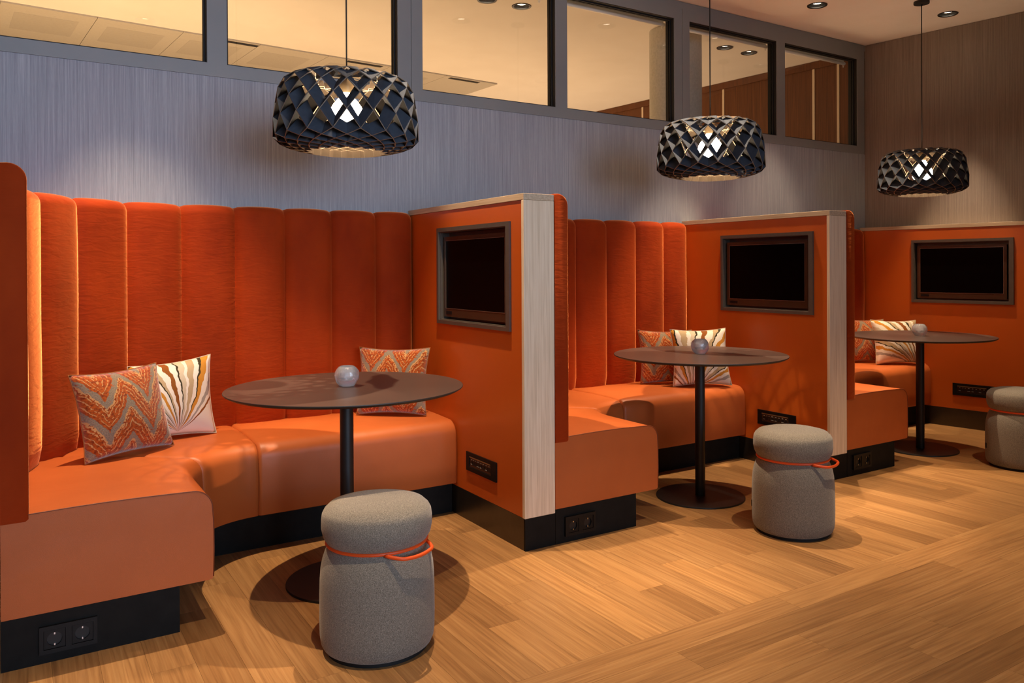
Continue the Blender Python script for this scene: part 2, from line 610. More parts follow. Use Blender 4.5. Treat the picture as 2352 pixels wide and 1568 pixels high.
# ------------------------------------------------------------------ room shell
def build_floor():
    fl = box('floor', -6.0, 8.0, -8.0, 7.0, -0.12, -0.006, 'oak_slab')
    struct(fl, 'oak plank floor of the lounge')
    wdt = 0.1222
    gap = 0.00028

    def plank(x0, x1, y0, y1, along):
        lx, ly = (x1 - x0), (y1 - y0)
        if along == 'x':
            o = box('plank', -lx / 2 + gap, lx / 2 - gap, -ly / 2 + gap, ly / 2 - gap, -0.006, 0.0, 'oak', fl)
            o.location = ((x0 + x1) / 2, (y0 + y1) / 2, 0)
        else:
            o = box('plank', -ly / 2 + gap, ly / 2 - gap, -lx / 2 + gap, lx / 2 - gap, -0.006, 0.0, 'oak', fl)
            o.location = ((x0 + x1) / 2, (y0 + y1) / 2, 0)
            o.rotation_euler = (0, 0, PI / 2)
    rnd = random.Random(11)
    yb = -2.055
    # strips running into the booths
    x = 1.543 - wdt * 14
    while x < 6.3:
        y = yb
        first = True
        while y < -0.46:
            ln = rnd.uniform(0.28, 0.5) if (first and rnd.random() < 0.45) else rnd.uniform(0.6, 1.25)
            first = False
            y2 = min(y + ln, -0.45)
            if -0.45 - y2 < 0.15:
                y2 = -0.45
            plank(x, x + wdt, y, y2, 'y')
            y = y2
            if y >= -0.451:
                break
        x += wdt
    # strips running along the aisle
    y = yb
    while y > -3.45:
        x = 0.2 - rnd.uniform(0, 1.0)
        while x < 5.6:
            ln = rnd.uniform(0.55, 1.7)
            plank(x, x + ln, y - wdt, y, 'x')
            x += ln
        y -= wdt
    return fl


DOWNLIGHTS = [(0.42, -0.60, P_DOWN), (1.50, -1.02, P_DOWN), (2.72, -1.08, P_DOWN), (3.70, -0.62, P_DOWN),
              (4.45, -0.80, P_DOWN * 0.8), (5.603, -0.818, P_DOWN * 0.7), (4.646, -0.443, P_DOWN * 0.3),
              (-1.2, -2.30, P_WALK), (0.78, -2.28, P_WALK), (2.77, -2.37, P_WALK), (4.25, -2.33, P_WALK)]
DL_OTHER = [(2.66, 0.67, 50.0), (2.925, 0.655, 50.0), (4.888, 0.644, 50.0), (5.18, 0.65, 50.0)]


def sheet_with_holes(name, outer, holes, z, mat, parent=None):
    bm = bmesh.new()
    edges = []
    for loop in [outer] + holes:
        vs_ = [bm.verts.new((p[0], p[1], z)) for p in loop]
        for i in range(len(vs_)):
            edges.append(bm.edges.new((vs_[i], vs_[(i + 1) % len(vs_)])))
    bmesh.ops.triangle_fill(bm, use_beauty=True, use_dissolve=False, edges=edges)
    for f in bm.faces:
        if f.normal.z > 0:
            f.normal_flip()
    me = bpy.data.meshes.new(name)
    bm.to_mesh(me)
    bm.free()
    me.materials.append(MAT[mat])
    o = bpy.data.objects.new(name, me)
    COL.objects.link(o)
    if parent:
        o.parent = parent
    return o


def circ(x, y, r, n=24):
    return [(x + r * math.cos(2 * PI * k / n), y + r * math.sin(2 * PI * k / n)) for k in range(n)]


def build_ceiling():
    holes = [circ(x, y, 0.058) for x, y, p in DOWNLIGHTS + DL_OTHER]
    c = sheet_with_holes('ceiling', [(-6, -8), (8, -8), (8, 7), (-6, 7)], holes, CEIL, 'plaster')
    struct(c, 'smooth white plaster ceiling')
    slab = box('ceiling_slab', -6, 8, -8, 7, CEIL + 0.12, CEIL + 0.2, 'plaster', c)
    # acoustic tiles of the meeting room, hung 12 mm below the plaster
    rot = 0.078
    cr, sr = math.cos(rot), math.sin(rot)
    ox, oy = 0.485, 2.442
    for i in range(-6, 6):
        for j in range(0, 5):
            if i == 5 and j > 0:
                pass
            a0, b0 = i * 0.577, j * 0.92
            wd, dp = 0.573, 0.916

            def w(p, q):
                return (ox + (a0 + p) * cr - (b0 + q) * sr, oy + (a0 + p) * sr + (b0 + q) * cr)
            z0, z1 = CEIL - 0.012, CEIL - 0.0005
            cs = [w(0, 0), w(wd, 0), w(wd, dp), w(0, dp)]
            vts = [(p[0], p[1], z0) for p in cs] + [(p[0], p[1], z1) for p in cs]
            fcs = [(3, 2, 1, 0), (4, 5, 6, 7), (0, 1, 5, 4), (1, 2, 6, 5), (2, 3, 7, 6), (3, 0, 4, 7)]
            til = fix_normals(new_mesh('ceiling_tile', vts, fcs, 'tile', c))
            if i == 5:
                continue
            cs = [w(0.09, 0.18), w(wd - 0.09, 0.18), w(wd - 0.09, dp - 0.28), w(0.09, dp - 0.28)]
            vts = [(p[0], p[1], z0 - 0.001) for p in cs] + [(p[0], p[1], z0 - 0.0001) for p in cs]
            fix_normals(new_mesh('perforated_field', vts, fcs, 'tile_perf', til))
            if j == 0 and i in (1, 3, 5):
                pass
    for i in (1.42, 3.32, 5.1):
        a0 = i * 0.577
        cs = [(ox + (a0 + p) * cr - q * sr, oy + (a0 + p) * sr + q * cr) for p, q in ((0, 0.02), (0.33, 0.02), (0.33, 0.075), (0, 0.075))]
        z0, z1 = CEIL - 0.0135, CEIL - 0.0121
        vts = [(p[0], p[1], z0) for p in cs] + [(p[0], p[1], z1) for p in cs]
        fcs = [(3, 2, 1, 0), (4, 5, 6, 7), (0, 1, 5, 4), (1, 2, 6, 5), (2, 3, 7, 6), (3, 0, 4, 7)]
        fix_normals(new_mesh('air_slot', vts, fcs, 'slot', c))
    return c


def downlight(x, y, power, label, beam=58, spot=True):
    t = empty('downlight', (x, y, CEIL))
    tag(t, label, 'downlight', 'recessed ceiling downlights')
    lathe('trim_ring', [(0.054, 0.004), (0.054, -0.003), (0.066, -0.005), (0.068, 0.0005)], 'dl_ring', t, 32, cap=False)
    lathe('reflector', [(0.056, 0.0), (0.05, 0.02), (0.036, 0.052), (0.034, 0.056)], 'dl_ring', t, 32, cap=False)
    lathe('lens', [(0.0, 0.016), (0.030, 0.016), (0.030, 0.022)], 'dl_lens', t, 24, cap=False)
    if spot:
        l = bpy.data.lights.new('downlight_beam', 'SPOT')
        l.energy = power
        l.color = DOWN_C
        l.spot_size = math.radians(beam)
        l.spot_blend = 0.6
        l.shadow_soft_size = 0.012
        lo = bpy.data.objects.new('downlight_beam', l)
        COL.objects.link(lo)
        lo.location = (x, y, CEIL + 0.010)
    return t


def build_windows():
    units = [(-0.194, 1.802), (1.802, 3.798), (3.798, 5.812)]
    unit_lites = [[(-0.126, 0.755), (0.845, 1.723)], [(1.869, 2.753), (2.841, 3.726)], [(3.866, 4.750), (4.842, 5.717)]]
    z_bot, z_sill, z_head, z_top = 2.108, 2.170, 2.873, 2.948
    names = ['left', 'middle', 'right']
    for n, ((a, b), lites) in enumerate(zip(units, unit_lites)):
        wnd = empty('window_%d' % (n + 1), ((a + b) / 2, 0.04, z_bot))
        struct(wnd, 'grey framed two pane window, %s unit of the glazed band' % names[n])
        ox = -(a + b) / 2

        def bx(name, x0, x1, y0, y1, z0, z1, mat, bev=0.0):
            return box(name, x0 + ox, x1 + ox, y0 - 0.04, y1 - 0.04, z0 - z_bot, z1 - z_bot, mat, wnd, bev)
        g = 0.0012
        bx('sill_rail', a + g, b - g, -0.004, 0.08, z_bot, z_sill, 'frame')
        bx('head_rail', a + g, b - g, -0.004, 0.08, z_head, z_top, 'frame')
        xs = [a + g, lites[0][0], lites[0][1], lites[1][0], lites[1][1], b - g]
        bx('stile', xs[0], xs[1], -0.004, 0.08, z_sill, z_head, 'frame')
        bx('mullion', xs[2], xs[3], -0.004, 0.08, z_sill, z_head, 'frame')
        bx('stile', xs[4], xs[5], -0.004, 0.08, z_sill, z_head, 'frame')
        for (l0, l1) in lites:
            p = bx('pane', l0, l1, 0.036, 0.042, z_sill, z_head, 'pane')
            for (q0, q1, e) in ((0.002, 0.0255, 0.003), (0.026, 0.034, 0.011), (0.044, 0.052, 0.011), (0.0525, 0.079, 0.003)):
                bm = bmesh.new()
                for (x0, x1, zz0, zz1) in ((l0, l0 + e, z_sill, z_head), (l1 - e, l1, z_sill, z_head), (l0 + e, l1 - e, z_sill, z_sill + e), (l0 + e, l1 - e, z_head - e, z_head)):
                    r = bmesh.ops.create_cube(bm, size=1.0)
                    for v in r['verts']:
                        v.co = Vector(((x0 + x1) / 2 + ox + v.co.x * (x1 - x0), (q0 + q1) / 2 - 0.04 + v.co.y * (q1 - q0), (zz0 + zz1) / 2 - z_bot + v.co.z * (zz1 - zz0)))
                bm_obj('gasket', bm, 'gasket', wnd)
    hd = box('trim_1', -6, 5.82, -0.004, 0.08, z_top, CEIL - 0.003, 'frame')
    struct(hd, 'grey header strip between windows and ceiling')
    # glazing carries on to the left, out of view
    ex = box('trim_2', -6, -0.1955, -0.004, 0.08, z_bot, z_top, 'frame')
    struct(ex, 'grey infill panel beside the window band')


def build_walls():
    wb = box('wall_back', -6, 5.82, 0.0, 0.10, 0.0, 2.1075, 'wallpaper')
    struct(wb, 'grey grasscloth papered wall behind the booths')
    # right wall, 9 degrees off square
    wr = empty('wall_right', (5.822, 0.0, 0.0), A3)
    struct(wr, 'grey brown papered wall at the end of the booths')
    box('wallpaper_face', 0.0, 0.12, -8.0, 0.0, 0.0, CEIL - 0.002, 'wallpaper_warm_lit', wr)
    wl = box('wall_left', -6.1, -6.0, -8.0, 7.0, 0.0, CEIL, 'wall_warm')
    struct(wl, 'plain wall far to the left')
    wf = box('wall_front', -6.0, 8.0, -8.1, -8.0, 0.0, CEIL, 'wall_warm')
    struct(wf, 'plain wall behind the camera')
    # meeting room beyond the glass
    wo = box('wall_far', -6.0, 8.0, 7.0, 7.1, 0.0, CEIL, 'wall_warm')
    struct(wo, 'far wall of the meeting room')
    ang = 0.1
    ww = empty('wall_walnut', (5.945, 0.09, 0.0), ang)
    struct(ww, 'walnut clad wall of the meeting room behind the glass')
    box('wall_core', 0.02, 0.12, 0.0, 6.9, 0.0, CEIL - 0.002, 'walnut', ww)
    ys = [0.0, 0.235, 0.47, 1.45, 2.53, 3.6, 4.7, 5.8, 6.8]
    for i in range(len(ys) - 1):
        box('wood_panel', 0.0, 0.02, ys[i] + 0.012, ys[i + 1] - 0.012, 0.0, CEIL - 0.065, 'walnut', ww)
        if i:
            box('joint_strip', -0.004, 0.019, ys[i] - 0.011, ys[i] + 0.011, 0.0, CEIL - 0.066, 'strip', ww)
    box('cornice', -0.012, 0.02, 0.0, 6.9, CEIL - 0.064, CEIL - 0.003, 'walnut', ww)
    co = empty('column', (4.234, 0.53, 0))
    tag(co, 'round light grey column behind the window glass', 'column')
    lathe('shaft', [(0.198, 0.0), (0.198, CEIL - 0.003)], 'column', co, 48)
    lathe('base_collar', [(0.205, 0.0), (0.205, 0.08), (0.199, 0.085)], 'frame', co, 48)


def build_blinds():
    spec = [(1.90, 2.74, 'raised white roller blind in the pane above the wood ended first partition'),
            (2.86, 3.76, 'raised white roller blind in the pane left of the grey column'),
            (3.90, 4.80, 'raised white roller blind in the pane showing two black downlights'),
            (4.90, 5.745, 'raised white roller blind in the pane nearest the corner')]
    for a, b, lab in spec:
        t = empty('roller_blind', ((a + b) / 2, 0.135, 2.868))
        tag(t, lab, 'blind', 'roller blinds behind the window band')
        h = (b - a) / 2
        tube('bottom_bar', [(-h, 0, 0), (h, 0, 0)], 0.0125, 'blind', t, 12)
        box('rolled_fabric', -h + 0.01, h - 0.01, -0.002, 0.002, 0.011, 0.055, 'blind', t)
        tube('roller_tube', [(-h, 0, 0.075), (h, 0, 0.075)], 0.022, 'blind', t, 14)
        tube('pull_cord', [(h - 0.006, 0.0, 0.07), (h - 0.006, 0.002, -0.02), (h - 0.012, 0.004, -0.032), (h - 0.018, 0.002, -0.02), (h - 0.018, 0, 0.07)], 0.0016, 'blind', t, 6)


# ------------------------------------------------------------------ partitions
def build_partition(name, loc, rz, th, label, back=0.0, dy=0.0):
    """local: face at x = 0 looking to -x, runs from y = 0 to YF, thickness th towards +x"""
    t = empty(name, (loc[0], loc[1], 0), rz)
    tag(t, label, 'partition', 'booth partitions')
    yb = -0.004 + back
    ya = YF
    fy0, fy1, fz0, fz1 = -1.040 + dy, -0.383 + dy, 0.935, 1.373          # niche opening
    # orange laminate face with a real opening for the screen
    bm = bmesh.new()

    def cub(x0, x1, y0, y1, z0, z1):
        r = bmesh.ops.create_cube(bm, size=1.0)
        for v in r['verts']:
            v.co = Vector(((x0 + x1) / 2 + v.co.x * (x1 - x0), (y0 + y1) / 2 + v.co.y * (y1 - y0), (z0 + z1) / 2 + v.co.z * (z1 - z0)))
    fx = 0.003
    yc = ya + 0.020
    cub(fx, fx + 0.016, yc, fy0, ZB, HP - 0.028)
    cub(fx, fx + 0.016, fy1, yb, ZB, HP - 0.028)
    cub(fx, fx + 0.016, fy0, fy1, ZB, fz0)
    cub(fx, fx + 0.016, fy0, fy1, fz1, HP - 0.028)
    bm_obj('laminate_face', bm, 'orange', t)
    box('core', fx + 0.06, th - 0.002, yc, yb, ZB, HP - 0.029, 'plinth', t)
    box('top_trim', 0.0, th, ya, yb, HP - 0.027, HP, 'ash_y', t, 0.001)
    box('end_panel', 0.0, th, ya, ya + 0.0195, ZB, HP - 0.0278, 'ash', t, 0.001)
    box('baseboard', 0.002, th, ya + 0.0125, yb, 0.0, ZB - 0.001, 'plinth_gloss', t)
    box('baseboard_end', 0.002, th, ya + 0.001, ya + 0.012, 0.0, ZB - 0.001, 'plinth', t)
    # metal frame round the niche
    oy0, oy1, oz0, oz1 = -1.070 + dy, -0.365 + dy, 0.917, 1.393
    f = empty('niche_frame', (0, 0, 0))
    f.parent = t
    bm = bmesh.new()
    p0 = -0.008
    for (y0, y1, z0, z1) in ((oy0, fy0, oz0, oz1), (fy1, oy1, oz0, oz1), (fy0, fy1, oz0, fz0), (fy0, fy1, fz1, oz1)):
        cub(p0, fx, y0, y1, z0, z1)
    bpy.data.objects.remove(f)
    bm_obj('niche_frame', bm, 'tvframe', t)
    bm = bmesh.new()
    w = 0.004
    d1 = 0.058
    for (x0, x1, y0, y1, z0, z1) in ((fx, d1, fy0, fy0 + w, fz0, fz1), (fx, d1, fy1 - w, fy1, fz0, fz1), (fx, d1, fy0 + w, fy1 - w, fz0, fz0 + w), (fx, d1, fy0 + w, fy1 - w, fz1 - w, fz1), (d1 - 0.004, d1, fy0 + w, fy1 - w, fz0 + w, fz1 - w)):
        cub(x0, x1, y0, y1, z0, z1)
    bm_obj('niche_lining', bm, 'tvframe', t)
    return t


def build_tv(loc, rz, label, dy=0.0):
    t = empty('television', (loc[0], loc[1], 0), rz)
    tag(t, label, 'television', 'wall screens in the booth partitions')
    y0, y1, z0, z1 = -1.020 + dy, -0.402 + dy, 0.952, 1.348
    xs = 0.014
    box('housing', xs + 0.006, 0.050, y0 + 0.004, y1 - 0.004, z0 + 0.004, z1 - 0.004, 'black', t)
    sy0, sy1, sz0, sz1 = y0 + 0.022, y1 - 0.022, z0 + 0.042, z1 - 0.021
    bm = bmesh.new()
    for (a, b, c, d) in ((y0, sy0, z0, z1), (sy1, y1, z0, z1), (sy0, sy1, z0, sz0), (sy0, sy1, sz1, z1)):
        r = bmesh.ops.create_cube(bm, size=1.0)
        for v in r['verts']:
            v.co = Vector((xs + 0.004 + v.co.x * 0.008, (a + b) / 2 + v.co.y * (b - a), (c + d) / 2 + v.co.z * (d - c)))
    bez = bm_obj('bezel', bm, 'bezel', t)
    box('screen', xs + 0.0035, xs + 0.0058, sy0, sy1, sz0, sz1, 'screen', t)
    e = 0.0022
    bm = bmesh.new()
    for (a, b, c, d) in ((sy0 - e, sy0, sz0 - e, sz1 + e), (sy1, sy1 + e, sz0 - e, sz1 + e), (sy0, sy1, sz0 - e, sz0), (sy0, sy1, sz1, sz1 + e)):
        r = bmesh.ops.create_cube(bm, size=1.0)
        for v in r['verts']:
            v.co = Vector((xs - 0.0004 + v.co.x * 0.0012, (a + b) / 2 + v.co.y * (b - a), (c + d) / 2 + v.co.z * (d - c)))
    bm_obj('bezel_edge', bm, 'chrome_edge', bez)
    box('badge', xs - 0.001, xs, y1 - 0.085, y1 - 0.025, z0 + 0.012, z0 + 0.028, 'black', bez)
    return t


def build_media_panel(loc, rz, label, dy=0.0):
    t = empty('media_socket_panel', (loc[0], loc[1], 0), rz)
    tag(t, label, 'socket panel', 'media socket panels in the partitions')
    y0, y1, z0, z1 = -0.944 + dy, -0.661 + dy, 0.238, 0.326
    x = 0.003
    bm = bmesh.new()
    iy0, iy1, iz0, iz1 = y0 + 0.05, y1 - 0.028, z0 + 0.02, z1 - 0.016
    for (a, b, c, d) in ((y0, iy0, z0, z1), (iy1, y1, z0, z1), (iy0, iy1, z0, iz0), (iy0, iy1, iz1, z1)):
        r = bmesh.ops.create_cube(bm, size=1.0)
        for v in r['verts']:
            v.co = Vector((x - 0.003 + v.co.x * 0.006, (a + b) / 2 + v.co.y * (b - a), (c + d) / 2 + v.co.z * (d - c)))
    bm_obj('cover_plate', bm, 'black', t)
    ins = box('socket_insert', x - 0.0022, x - 0.0003, iy0, iy1, iz0, iz1, 'bezel', t)
    box('top_bar', x - 0.006, x - 0.0023, iy0 + 0.004, iy1 - 0.004, iz1 - 0.007, iz1 - 0.002, 'gold', ins)  # silver-gold bar along the top of the insert
    yy = iy1 - 0.012
    ws = [0.018, 0.012, 0.012, 0.024, 0.018, 0.02, 0.02, 0.02]
    for k, wv in enumerate(ws):
        box('port', x - 0.0034, x - 0.0023, yy - wv, yy, iz0 + 0.012, iz0 + 0.030, 'black_in', ins)
        if k in (0, 3, 4, 6):
            box('port_rim', x - 0.0042, x - 0.0035, yy - wv + 0.002, yy - 0.002, iz0 + 0.014, iz0 + 0.0165, 'print', ins)
        box('port_mark', x - 0.0032, x - 0.0023, yy - wv * 0.75, yy - wv * 0.25, iz0 + 0.035, iz0 + 0.038, 'print', ins)
        yy -= wv + 0.0055
    return t


def build_double_socket(x0, x1, z0, z1, label):
    t = empty('double_power_socket', ((x0 + x1) / 2, YF - 0.0005, (z0 + z1) / 2))
    tag(t, label, 'power socket', 'double power sockets in the bench plinths')
    w, h = (x1 - x0), (z1 - z0)
    bm = bmesh.new()
    iw = 0.029
    cs = (-w / 4 - 0.0005 + 0.002, w / 4 + 0.0005 - 0.002)
    # frame with two square openings
    xs = [-w / 2, cs[0] - iw, cs[0] + iw, cs[1] - iw, cs[1] + iw, w / 2]
    parts = [(xs[0], xs[1], -h / 2, h / 2), (xs[2], xs[3], -h / 2, h / 2), (xs[4], xs[5], -h / 2, h / 2)]
    for a, b in ((xs[1], xs[2]), (xs[3], xs[4])):
        parts += [(a, b, -h / 2, -iw), (a, b, iw, h / 2)]
    for (a, b, c, d) in parts:
        r = bmesh.ops.create_cube(bm, size=1.0)
        for v in r['verts']:
            v.co = Vector(((a + b) / 2 + v.co.x * (b - a), -0.005 + v.co.y * 0.010, (c + d) / 2 + v.co.z * (d - c)))
    bm_obj('frame', bm, 'black', t)
    for cx in cs:
        # insert with a round well
        holes = [[(cx + 0.0205 * math.cos(2 * PI * k / 28), 0.0205 * math.sin(2 * PI * k / 28)) for k in range(28)]]
        e = iw - 0.0012
        outer = [(cx - e, -e), (cx + e, -e), (cx + e, e), (cx - e, e)]
        bm = bmesh.new()
        eds = []
        for loop in [outer] + holes:
            vv = [bm.verts.new((p[0], -0.0075, p[1])) for p in loop]
            for i in range(len(vv)):
                eds.append(bm.edges.new((vv[i], vv[(i + 1) % len(vv)])))
        bmesh.ops.triangle_fill(bm, use_beauty=True, edges=eds)
        ex = bmesh.ops.extrude_face_region(bm, geom=list(bm.faces))
        for v in [g for g in ex['geom'] if isinstance(g, bmesh.types.BMVert)]:
            v.co.y = -0.001
        ins = bm_obj('insert', bm, 'black', t)
        well = lathe('well', [(0.0, 0.0), (0.0204, 0.0), (0.0204, 0.006)], 'black_in', ins, 28, cap=False)
        well.rotation_euler = (PI / 2, 0, 0)
        well.location = (cx, -0.0008, 0)
        for s in (-1, 1):
            box('earth_clip', cx - 0.0018, cx + 0.0018, -0.0078, -0.0012, s * 0.0165 - 0.003, s * 0.0165 + 0.003, 'steel', ins)
    return t


# ------------------------------------------------------------------ booth benches
def valley_path(xl, xr_y05, n_arc=40):
    """plan polyline of the velvet seam line, from the right end round to the front; returns points and left-hand arc lengths"""
    xv, yv, R = xl + 0.042, -0.051, 0.68
    pts = []
    x = xr_y05
    pts.append((x, yv))
    for k in range(n_arc + 1):
        a = (PI / 2) * k / n_arc
        pts.append((xv + R - R * math.sin(a), yv - R + R * math.cos(a)))
    pts.append((xv, YF + 0.06))
    return pts


def sample_path(pts):
    L = [0.0]
    for i in range(1, len(pts)):
        L.append(L[-1] + math.dist(pts[i], pts[i - 1]))

    def f(s):
        s = max(0.0, min(s, L[-1]))
        for i in range(1, len(pts)):
            if s <= L[i] + 1e-9:
                t = (s - L[i - 1]) / max(L[i] - L[i - 1], 1e-9)
                p = Vector((pts[i - 1][0] + (pts[i][0] - pts[i - 1][0]) * t, pts[i - 1][1] + (pts[i][1] - pts[i - 1][1]) * t))
                d = Vector((pts[i][0] - pts[i - 1][0], pts[i][1] - pts[i - 1][1])).normalized()
                return p, d
    return f, L[-1]


def build_bench(xl, xr_of_y, label):
    t = empty('booth_bench', (xl, YF, 0))
    tag(t, label, 'bench', 'upholstered booth benches')
    O = Vector((xl, YF, 0))
    # ---- velvet channels
    pts = valley_path(xl, xr_of_y(-0.055) - 0.002)
    f, L = sample_path(pts)
    n = 11
    first = 0.2045
    pitch = (L - first) / (n - 1)
    seams = [0.0] + [first + pitch * k for k in range(n)]
    rnd = random.Random(int(xl * 100) + 5)
    zb, zt = 0.447, 1.495
    prof = []          # (z, extra depth towards the wall) ; 0 = front surface, rolled over at the top
    for k in range(15):
        z = zb + (zt - 0.045 - zb) * k / 14
        prof.append((z, 0.0))
    for k in range(1, 9):
        a = PI / 2 * k / 8
        prof.append((zt - 0.045 + 0.045 * math.sin(a), 0.045 * (1 - math.cos(a))))
    prof.append((zt - 0.004, 0.062))
    prof.append((zt - 0.03, 0.072))
    NT_ = 14
    for c in range(n):
        s0, s1 = seams[c], seams[c + 1]
        verts, faces = [], []
        crest = 0.037 + rnd.uniform(-0.003, 0.003)
        ph = rnd.uniform(0, 6)
        for i in range(NT_ + 1):
            q = i / NT_
            p, d = f(s0 + (s1 - s0) * q)
            nrm = Vector((-d.y, d.x))           # towards the open booth
            if nrm.dot(Vector((xl + 1.0, -1.2)) - p) < 0:
                nrm = -nrm
            bulge = max(0.0, 1 - abs(2 * q - 1) ** 2.1) ** 0.5
            for z, back in prof:
                # rounder at the foot and slightly fuller at mid height
                k = (z - zb) / (zt - zb)
                wob = 0.0025 * math.sin(9 * k + ph) * bulge
                dep = crest * bulge * (0.86 + 0.14 * math.sin(PI * min(1, k * 1.05))) + wob - 0.004
                if z < zb + 0.05:
                    dep -= 0.012 * (1 - (z - zb) / 0.05) ** 2
                top_in = 0.012 * (1 - bulge)
                zz = z - top_in * (1 if back > 0 else max(0, (k - 0.9) * 10))
                w = p + nrm * (dep * (1 - min(1, back / 0.06) * 0.8) - min(back, 0.036))
                verts.append((w.x - O.x, w.y - O.y, zz))
        m = len(prof)
        for i in range(NT_):
            for j in range(m - 1):
                faces.append((i * m + j, (i + 1) * m + j, (i + 1) * m + j + 1, i * m + j + 1))
        o = fix_normals(new_mesh('back_channel', verts, faces, 'velvet', t, smooth=True))
        # normals must look into the booth
        if sum((fc.normal.y < 0) for fc in o.data.polygons) < 0:
            pass
    # ---- solid core of the backrest between the channels and the walls behind
    cpts = []
    NS = 30
    for k in range(NS + 1):
        p, d = f(L * k / NS)
        nrm = Vector((-d.y, d.x))
        if nrm.dot(Vector((xl + 1.0, -1.2)) - p) < 0:
            nrm = -nrm
        q = p - nrm * 0.030
        cpts.append((max(q.x, xl + 0.003), min(q.y, -0.006)))
    poly = cpts + [(xl + 0.0015, YF + 0.062), (xl + 0.0015, -0.003), (xr_of_y(-0.004) - 0.004, -0.003)]
    bm = bmesh.new()
    lo = [bm.verts.new((p[0] - O.x, p[1] - O.y, 0.46)) for p in poly]
    hi = [bm.verts.new((p[0] - O.x, p[1] - O.y, 1.462)) for p in poly]
    bm.faces.new(lo)
    bm.faces.new(hi)
    for i in range(len(poly)):
        j = (i + 1) % len(poly)
        bm.faces.new((lo[i], lo[j], hi[j], hi[i]))
    bm_obj('backrest_core', bm, 'velvet', t)
    if xl < 0.5:
        box('back_board', -0.019, -0.0005, 0.0, -YF - 0.004, 0.152, HP - 0.01, 'velvet', t, 0.004)
    # ---- velvet end panel at the front
    w0, w1 = 0.001, 0.074
    r = 0.05
    zq = 0.438
    prof2 = [(w0, zq), (w1 - 0.006, zq), (w1, zq + 0.006)]
    for k in range(9):
        a = PI / 2 * k / 8
        prof2.append((w1 - r + r * math.cos(a), HP + 0.006 - r + r * math.sin(a)))
    prof2.append((w0, HP + 0.004))
    verts, faces = [], []
    ysl = [(-0.004, -0.006), (-0.001, -0.002), (0.006, 0.0), (0.06, 0.0), (0.085, -0.006)]
    cxm = (w0 + w1) / 2
    for yy, off in ysl:
        for (x, z) in prof2:
            dx = (off if x > cxm else 0)
            dz = (off if z > 1.4 else 0)
            verts.append((x + dx, yy, z + dz))
    m = len(prof2)
    for i in range(len(ysl) - 1):
        for j in range(m):
            j2 = (j + 1) % m
            faces.append((i * m + j, i * m + j2, (i + 1) * m + j2, (i + 1) * m + j))
    faces.append(tuple(range(m)))
    faces.append(tuple((len(ysl) - 1) * m + k for k in reversed(range(m))))
    e = fix_normals(new_mesh('velvet_end_panel', verts, faces, 'velvet', t))
    e.data.polygons.foreach_set('use_smooth', [True] * len(e.data.polygons))
    e.data.set_sharp_from_angle(angle=0.9)
    # ---- seat cushions, swept along the front edge
    xe = xl + (0.585 if xl > 0.5 else 0.596)
    RF = 0.30
    yfr = -0.570
    path = []                                 # (point, normal to the open side, outer point, section)
    outer = valley_path(xl - 0.03, xr_of_y(-0.03))
    xo = xl + 0.0012
    ny = 10
    ysp = yfr - RF
    sec = []
    for k in range(ny + 1):
        y = YF + (ysp - YF) * k / ny
        sec.append(((xe, y), (1, 0), (xo, y)))
    # corner: inner fillet with a matching outer arc
    nf = 24
    cen = (xe + RF, ysp)
    seq = []
    for k in range(1, nf + 1):
        a = PI / 2 * k / nf
        ip = (cen[0] - RF * math.cos(a), cen[1] + RF * math.sin(a))
        nr = (math.cos(a), -math.sin(a))
        # outer path: straight, arc, straight
        Ro = 0.66
        l1 = abs((-0.035 - Ro) - ysp)
        l2 = Ro * PI / 2
        l3 = cen[0] - (xo + Ro)
        s = (l1 + l2 + l3) * k / nf
        if s < l1:
            op = (xo, ysp + s)
        elif s < l1 + l2:
            b = (s - l1) / Ro
            op = (xo + Ro - Ro * math.cos(b), -0.035 - Ro + Ro * math.sin(b))
        else:
            op = (xo + Ro + (s - l1 - l2), -0.035)
        seq.append((ip, nr, op))
    half = nf * 5 // 12
    xri, xro = xr_of_y(yfr) - 0.001, xr_of_y(-0.035) - 0.001
    back = []
    for k in range(0, 11):
        q = k / 10
        back.append(((cen[0] + (xri - cen[0]) * q, yfr), (0, -1), (cen[0] + (xro - cen[0]) * q, -0.035)))
    side_sec = sec + seq[:half]
    corner_sec = seq[half - 1:]
    back_sec = back

    ZS0, ZS1 = 0.152, 0.455

    def cushion(name, ss, end0, end1):
        verts, faces = [], []
        # cumulative length along the inner edge for end rounding
        Ls = [0.0]
        for i in range(1, len(ss)):
            Ls.append(Ls[-1] + math.dist(ss[i][0], ss[i - 1][0]))
        # densify near the ends
        rows = []
        tot = Ls[-1]

        def at(s):
            for i in range(1, len(ss)):
                if s <= Ls[i] + 1e-9:
                    q = (s - Ls[i - 1]) / max(Ls[i] - Ls[i - 1], 1e-9)
                    A, B = ss[i - 1], ss[i]
                    mixv = lambda a, b: Vector((a[0] + (b[0] - a[0]) * q, a[1] + (b[1] - a[1]) * q))
                    return mixv(A[0], B[0]), mixv(A[1], B[1]).normalized(), mixv(A[2], B[2])
        S = [0.0, 0.003, 0.008, 0.015] + [s for s in Ls if 0.02 < s < tot - 0.02] + [tot - 0.015, tot - 0.008, tot - 0.003, tot]
        for s in S:
            ip, nr, op = at(s)
            rows.append((s, ip, nr, op))
